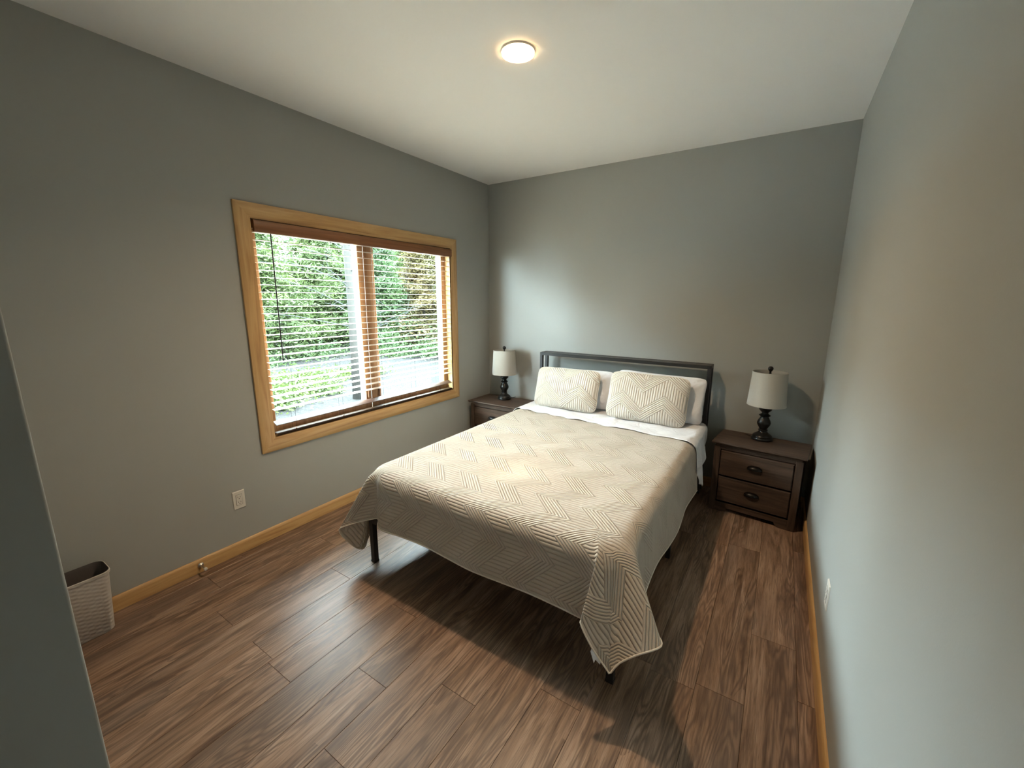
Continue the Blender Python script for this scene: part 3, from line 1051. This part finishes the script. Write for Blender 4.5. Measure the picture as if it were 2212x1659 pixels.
# ---- pillows
def pillow(name, w, h, d, mat, loc, lean, yaw=0.0, roll=0.0, corner=.10, puff=.42, crease=0.0, seed=0, pipe=None):
    NU, NV = 44, 32
    rs = random.Random(seed)
    ph = [rs.uniform(0, 6) for _ in range(6)]
    vs = []; uv = []; fs = []
    def outline(a, b_):
        # superellipse blend keeps the corners rounded, edges slightly drawn in
        x = a * w / 2 * (1 - .045 * (1 - b_ * b_) * abs(a) ** 3)
        y = b_ * h / 2 * (1 - .05 * (1 - a * a) * abs(b_) ** 3)
        q = 1 / corner
        r = (abs(a) ** q + abs(b_) ** q) ** (1 / q); k = max(abs(a), abs(b_)) / max(r, 1e-6)
        return x * k, y * k
    for side in (1, -1):
        for j in range(NV + 1):
            for i in range(NU + 1):
                a = math.sin((2 * i / NU - 1) * PI / 2); b_ = math.sin((2 * j / NV - 1) * PI / 2)
                x, y = outline(a, b_)
                t = (max(0, 1 - abs(a) ** 2.6) * max(0, 1 - abs(b_) ** 2.6)) ** puff
                z = side * d / 2 * t
                if crease:
                    z += side * t * crease * (math.sin(x * 17 + ph[0] + 3 * math.sin(y * 9 + ph[1])) + .7 * math.sin(y * 21 + ph[2] + 2 * math.sin(x * 13 + ph[3])))
                z *= 1 - .12 * b_            # fuller at the bottom
                vs.append((x, y, z)); uv.append((x + w / 2 + .02, y + h / 2))
    n1 = (NU + 1) * (NV + 1)
    for s in (0, 1):
        for j in range(NV):
            for i in range(NU):
                q = s * n1 + j * (NU + 1) + i
                f = (q, q + 1, q + NU + 2, q + NU + 1)
                fs.append(f if s == 0 else f[::-1])
    o = mesh_obj(name, vs, fs, mat, None, True, uv)
    bm = bmesh.new(); bm.from_mesh(o.data)
    bmesh.ops.remove_doubles(bm, verts=bm.verts, dist=.0003)
    bm.to_mesh(o.data); bm.free()
    # local: x width, y height, z towards the viewer; stand up and lean back
    R = Matrix.Rotation(yaw, 4, 'Z') @ Matrix.Rotation(PI / 2 - lean, 4, 'X') @ Matrix.Rotation(roll, 4, 'Z')
    o.matrix_world = Matrix.Translation(loc) @ R
    if pipe:
        pts = []
        per = []
        N = 40
        for k in range(N): per.append((-1 + 2 * k / N, -1))
        for k in range(N): per.append((1, -1 + 2 * k / N))
        for k in range(N): per.append((1 - 2 * k / N, 1))
        for k in range(N): per.append((-1, 1 - 2 * k / N))
        per.append(per[0])
        pts = [(*outline(math.sin(a * PI / 2), math.sin(b_ * PI / 2)), 0) for a, b_ in per]
        po_ = MB().tube(pts, .0042, 6, cap=False).build('piping', pipe, o, smooth=True)
    return o


tag(pillow('pillow', .645, .350, .15, M['white_cloth'], (1.236, -.298, .793), math.radians(12), 0, math.radians(1), .14, .45, .008, 3),
    'white pillow behind the quilted sham nearer the window', 'pillow', 'white sleeping pillows')
tag(pillow('pillow', .725, .380, .15, M['white_cloth'], (1.930, -.298, .806), math.radians(12), 0, math.radians(-1), .11, .45, .012, 5),
    'white pillow behind the quilted sham nearer the right wall, corner sticking out', 'pillow', 'white sleeping pillows')
tag(pillow('pillow_sham', .635, .375, .150, M['sham'], (1.158, -.428, .796), math.radians(17), math.radians(-2), math.radians(1), .16, .45, 0, 1, M['piping']),
    'cream quilted pillow sham nearer the window, leaning on a white pillow', 'pillow', 'quilted pillow shams')
tag(pillow('pillow_sham', .645, .400, .150, M['sham'], (1.872, -.435, .806), math.radians(17), math.radians(1), math.radians(-1), .16, .45, 0, 2, M['piping']),
    'cream quilted pillow sham nearer the right wall, leaning on a white pillow', 'pillow', 'quilted pillow shams')


# ================================================================== OUTLETS, DOOR STOP, BIN
def outlet(name, label, loc, rz):
    """local: plate faces +x"""
    r = empty(name, loc, rz)
    tag(r, label, 'outlet', 'wall outlets')
    p = MB()
    w_, h_ = .0355, .0585
    p.add([(0, -w_, -h_), (0, w_, -h_), (0, w_, h_), (0, -w_, h_), (.0055, -w_ + .003, -h_ + .003), (.0055, w_ - .003, -h_ + .003), (.0055, w_ - .003, h_ - .003), (.0055, -w_ + .003, h_ - .003)],
          [(3, 2, 1, 0), (4, 5, 6, 7), (0, 1, 5, 4), (1, 2, 6, 5), (2, 3, 7, 6), (3, 0, 4, 7)])
    p.build('plate', M['white_plastic'], r, bevel=.001)
    MB().box(.0055, .0058, -.0178, .0178, -.0345, .0345).build('gap', M['slot'], r)
    rec = MB().box(.0055, .0075, -.0165, .0165, -.0333, .0333).build('receptacle', M['white_plastic'], r, bevel=.0008)
    for zc in (.0165, -.0165):
        MB().box(.0072, .0078, -.0078, -.0058, zc - .001, zc + .0075).build('slot', M['slot'], rec)
        MB().box(.0072, .0078, .0058, .0078, zc - .002, zc + .0075).build('slot', M['slot'], rec)
        MB().box(.0072, .0078, -.0022, .0022, zc - .0105, zc - .006).build('slot', M['slot'], rec)
    return r
outlet('wall_outlet', 'white wall outlet low on the window wall', (.0, -2.666, .352), 0)
outlet('wall_outlet', 'white wall outlet low on the right wall, seen edge-on', (W, -1.711, .352), PI)

ds = empty('door_stop', (.0135, -2.915, .045))
tag(ds, 'small metal door stop with white tip on the window-wall baseboard', 'door stop')
s_ = MB()
def rodx(prof, n=16):
    m = MB(); v = []; f = []
    for (x, r) in prof:
        for k in range(n): v.append((x, r * math.cos(2 * PI * k / n), r * math.sin(2 * PI * k / n)))
    for i in range(len(prof) - 1):
        for k in range(n):
            a = i * n + k; c = i * n + (k + 1) % n
            f.append((a, c, c + n, a + n))
    f.append(tuple(range(n - 1, -1, -1))); f.append(tuple(range((len(prof) - 1) * n, len(prof) * n)))
    return m.add(v, f)
rodx([(0, .015), (.003, .015), (.007, .009), (.012, .0055)]).build('flange', M['steel'], ds, auto=50)
rodx([(.010, .0048), (.055, .0042), (.058, .006)]).build('rod', M['steel'], ds, auto=50)
rodx([(.056, .0085), (.060, .0100), (.070, .0095), (.073, .0065)]).build('rubber_tip', M['white_plastic'], ds, auto=50)

# waste bin: tapered rounded box with rim, open top
bn = empty('waste_bin', (.100, -3.475, 0))
tag(bn, 'light grey woven-look waste bin on the floor by the front corner', 'waste bin')
def rrect(hx, hy, r, n=6):
    pts = []
    for (cx, cy, a0) in ((hx - r, hy - r, 0), (-hx + r, hy - r, 90), (-hx + r, -hy + r, 180), (hx - r, -hy + r, 270)):
        for k in range(n + 1):
            a = math.radians(a0 + 90 * k / n)
            pts.append((cx + r * math.cos(a), cy + r * math.sin(a)))
    return pts
def shell(levels, close_bottom=True):
    v = []; f = []; n = None
    for (hx, hy, r, z) in levels:
        p = rrect(hx, hy, r); n = len(p)
        v += [(x, y, z) for x, y in p]
    for i in range(len(levels) - 1):
        for k in range(n):
            a = i * n + k; c = i * n + (k + 1) % n
            f.append((a, c, c + n, a + n))
    if close_bottom: f.append(tuple(range(n - 1, -1, -1)))
    return MB().add(v, f)
shell([(.055, .140, .030, 0), (.060, .146, .032, .006), (.074, .163, .036, .298), (.078, .167, .038, .300), (.079, .168, .038, .312), (.075, .164, .036, .314)]).build('body', M['basket'], bn, auto=40)
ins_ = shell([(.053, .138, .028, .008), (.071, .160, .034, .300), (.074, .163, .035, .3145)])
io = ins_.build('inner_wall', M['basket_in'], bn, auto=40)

# ================================================================== OUTDOOR PLANTS
def quads(c, n, d1, d2):
    """c (k,3) centres; d1,d2 (k,3) half axes -> verts, faces"""
    k = len(c)
    v = np.empty((k, 4, 3)); v[:, 0] = c - d1; v[:, 1] = c - d2; v[:, 2] = c + d1; v[:, 3] = c + d2
    return v.reshape(-1, 3)

def leaf_mesh(name, c, L, Wd, mat, parent, droop=.3):
    k = len(c)
    d = rng.normal(size=(k, 3)); d[:, 2] = d[:, 2] * .6 - droop * .4
    d /= np.linalg.norm(d, axis=1)[:, None]
    e = np.cross(d, rng.normal(size=(k, 3))); e /= np.linalg.norm(e, axis=1)[:, None]
    s = rng.uniform(.6, 1.3, size=(k, 1))
    v = quads(c, None, d * L / 2 * s, e * Wd / 2 * s)
    me = bpy.data.meshes.new(name)
    me.vertices.add(4 * k); me.vertices.foreach_set('co', v.astype(np.float32).ravel())
    me.loops.add(4 * k); me.loops.foreach_set('vertex_index', np.arange(4 * k, dtype=np.int32))
    me.polygons.add(k); me.polygons.foreach_set('loop_start', np.arange(0, 4 * k, 4, dtype=np.int32)); me.polygons.foreach_set('loop_total', np.full(k, 4, dtype=np.int32))
    me.update(calc_edges=True)
    me.materials.append(mat)
    o = bpy.data.objects.new(name, me); COL.objects.link(o); o.parent = parent
    return o

def tree(name, label, cat, loc, h, rad, mat, nleaf, base=.0, L=.13, Wd=.035, shape='cone', trunk=.07, grp=None, bare=0):
    r = empty(name, loc)
    tag(r, label, cat, grp)
    MB().tube([(0, 0, -.1), (rng.normal() * .05, rng.normal() * .05, h * .5), (rng.normal() * .08, rng.normal() * .08, h * .97)], [trunk, trunk * .7, .01], 9).build('trunk', M['bark'], r, smooth=True)
    nb = int(40 + h * 9)
    br_ = MB(); cs = []
    per = nleaf // nb
    for i in range(nb):
        t = base + (1 - base) * (i + rng.random()) / nb
        z = h * (.04 + .95 * t)
        if shape == 'cone': R = rad * (1.03 - t) ** .75
        else: R = rad * math.sqrt(max(.05, 1 - (2 * t - 1.0) ** 2))
        a = rng.uniform(0, 2 * PI)
        ln = R * rng.uniform(.75, 1.1)
        e = np.array([math.cos(a) * ln, math.sin(a) * ln, rng.uniform(-.1, .35) * ln])
        s = np.array([0, 0, z])
        if i % 3 == 0: br_.tube([tuple(s), tuple(s + e * .6), tuple(s + e)], [.018, .010, .004], 4)
        q = rng.random((per, 1)) ** .6
        p = s + e * q + rng.normal(size=(per, 3)) * (.10 + .16 * R * (1 - .5 * q)) * np.array([1, 1, .55])
        cs.append(p)
    leaf_mesh('foliage', np.concatenate(cs), L, Wd, mat, r)
    return r

G_ = -.32
spots = [  # x, y, height, radius, material, label detail
    (-9.6, .4, 4.6, 1.6, 'leaf_green', 'pale green pine outside, leftmost in the window'),
    (-10.2, 2.6, 4.2, 1.6, 'leaf_green', 'bushy green pine outside, behind the tilt wand'),
    (-10.9, 4.9, 4.3, 1.7, 'leaf_green', 'bushy green pine outside, right half of the first pane'),
    (-9.6, 6.3, 4.4, 1.5, 'leaf_deep', 'green tree outside, behind the window mullion'),
    (-8.6, 7.7, 4.3, 1.35, 'leaf_rust', 'rust-tinged pine outside in the second pane'),
    (-7.2, 8.6, 4.2, 1.4, 'leaf_deep', 'dark green tree outside, rightmost in the window'),
    (-12.8, 1.7, 4.8, 1.9, 'leaf_deep', 'tall back-row tree outside, seen between the two left pines'),
    (-13.4, 4.2, 4.75, 2.0, 'leaf_green', 'tall back-row tree outside in the middle of the first pane'),
    (-12.8, 7.0, 4.75, 2.0, 'leaf_green', 'tall back-row tree outside behind the mullion'),
    (-11.0, 9.4, 4.3, 2.0, 'leaf_green', 'tall back-row tree outside behind the rust-tinged pine'),
    (-9.0, 11.2, 4.25, 1.9, 'leaf_deep', 'tall back-row tree outside at the right end of the second pane'),
    (-10.2, -1.9, 5.0, 1.7, 'leaf_green', 'green pine outside beyond the left edge of the window'),
    (-5.4, 9.9, 4.2, 1.4, 'leaf_green', 'green pine outside beyond the right edge of the window'),
    (-17.5, .6, 5.7, 2.7, 'leaf_deep', 'distant tree outside, far behind the leftmost pine'),
    (-18.2, 5.2, 5.8, 2.8, 'leaf_deep', 'distant tree outside, far behind the middle of the first pane'),
    (-17.0, 9.6, 5.7, 2.8, 'leaf_deep', 'distant tree outside, far behind the window mullion'),
    (-14.6, 13.2, 5.1, 2.7, 'leaf_deep', 'distant tree outside, far behind the rust-tinged pine'),
    (-11.6, 15.6, 5.1, 2.7, 'leaf_deep', 'distant tree outside, far behind the right end of the second pane'),
    (-8.6, -4.6, 5.2, 1.8, 'leaf_green', 'green pine left of the window view, first beyond the frame'),  # from here to the list end: unseen trees added to block low sky
    (-7.6, -7.6, 4.9, 2.0, 'leaf_deep', 'green pine left of the window view, second beyond the frame'),
    (-6.2, -10.6, 3.9, 2.1, 'leaf_green', 'green pine left of the window view, third beyond the frame'),
    (-11.5, -6.0, 6.0, 2.4, 'leaf_deep', 'tall back-row tree left of the window view, nearer one'),
    (-10.5, -10.5, 5.2, 2.5, 'leaf_deep', 'tall back-row tree left of the window view, farther one'),
]
for (x, y, h, r_, mt, lb) in spots:
    far = -x > 14 or 'beyond the frame' in lb or 'left of' in lb
    mid = not far and -x > 10.95
    nl, L_, W_ = (14000, .24, .10) if far else ((26000, .17, .050) if mid else (36000, .145, .036))
    tree('pine_tree', lb, 'tree', (x, y, G_), h, r_, M[mt], nl, base=.0, L=L_, Wd=W_, grp='trees outside the window', shape='cone' if h < 4.9 else 'round')
# nearer tree with bare grey trunk and dead branches
nt_ = empty('bare_pine', (-4.1, 1.28, G_))
tag(nt_, 'grey tree trunk with bare dead branches just outside the window', 'tree')
MB().tube([(0, 0, -.1), (.01, .01, 1.6), (-.02, .0, 3.4), (0, .02, 5.6)], [.115, .10, .085, .05], 12).build('trunk', M['bark'], nt_, smooth=True)
for i in range(26):
    z = 1.15 + 2.9 * i / 26; a = rng.uniform(PI * .75, PI * 2.15); ln = rng.uniform(.9, 2.0)
    e = Vector((math.cos(a) * ln, math.sin(a) * ln, rng.uniform(.05, .55) * ln))
    k = Vector((0, 0, z))
    bm_ = MB().tube([k, k + e * .5 + Vector((0, 0, .06)), k + e], [.011, .007, .003], 5)
    for q in range(3):
        s = k + e * (.4 + .18 * q); bm_.tube([s, s + Vector((rng.normal() * .22, rng.normal() * .22, rng.uniform(.0, .25)))], [.005, .002], 4)
    bm_.build('branch', M['twig'], nt_)
cs = []
for i in range(34):
    a = rng.uniform(0, 2 * PI); c0 = np.array([math.cos(a) * rng.uniform(.3, 1.5), math.sin(a) * rng.uniform(.3, 1.5), rng.uniform(3.3, 5.7)])
    cs.append(c0 + rng.normal(size=(90, 3)) * np.array([.3, .3, .14]))
leaf_mesh('foliage', np.concatenate(cs), .12, .02, M['leaf_green'], nt_)
# low shrubs and weeds on the gravel
sh_spots = [(-5.6, .55, .50, .55, 'leaf_grass', 'low bright green weeds on the gravel nearest the window left side'),
            (-5.9, 1.35, .45, .55, 'leaf_grass', 'low bright green weeds on the gravel in the middle of the first pane'),
            (-4.7, -.10, .45, .50, 'leaf_grass', 'leafy green clump at the bottom left of the window view'),
            (-5.0, .95, .32, .35, 'leaf_grass', 'small weed clump in front of the other gravel weeds'),
            (-6.2, 2.9, .30, .50, 'leaf_grass', 'yellowish weed clump seen in the second pane'),
            (-9.0, 1.7, .65, .70, 'leaf_deep', 'dark undergrowth bush under the left pines'),
            (-9.3, 3.9, .65, .75, 'leaf_deep', 'dark undergrowth bush under the pines in the first pane'),
            (-8.2, 5.6, .70, .75, 'leaf_deep', 'dark undergrowth bush behind the mullion'),
            (-7.4, 6.9, .75, .75, 'leaf_deep', 'dark undergrowth bush under the rust-tinged pine'),
            (-6.4, 7.8, .70, .70, 'leaf_grass', 'bright undergrowth bush at the right end of the second pane')]
for (x, y, h, r_, mt, lb) in sh_spots:
    r = empty('low_shrub', (x, y, G_))
    tag(r, lb, 'shrub', 'undergrowth outside the window')
    n_ = 3500
    p = rng.normal(size=(n_, 3)) * np.array([r_ * .5, r_ * .6, h * .35]); p[:, 2] = np.abs(p[:, 2])
    st = MB()
    for q in range(6):
        a = rng.uniform(0, 2 * PI)
        st.tube([(0, 0, -.05), (math.cos(a) * r_ * .4, math.sin(a) * r_ * .4, h * .7)], [.008, .003], 4)
    st.build('stems', M['twig'], r)
    leaf_mesh('foliage', p, .075, .035, M[mt], r, 0)
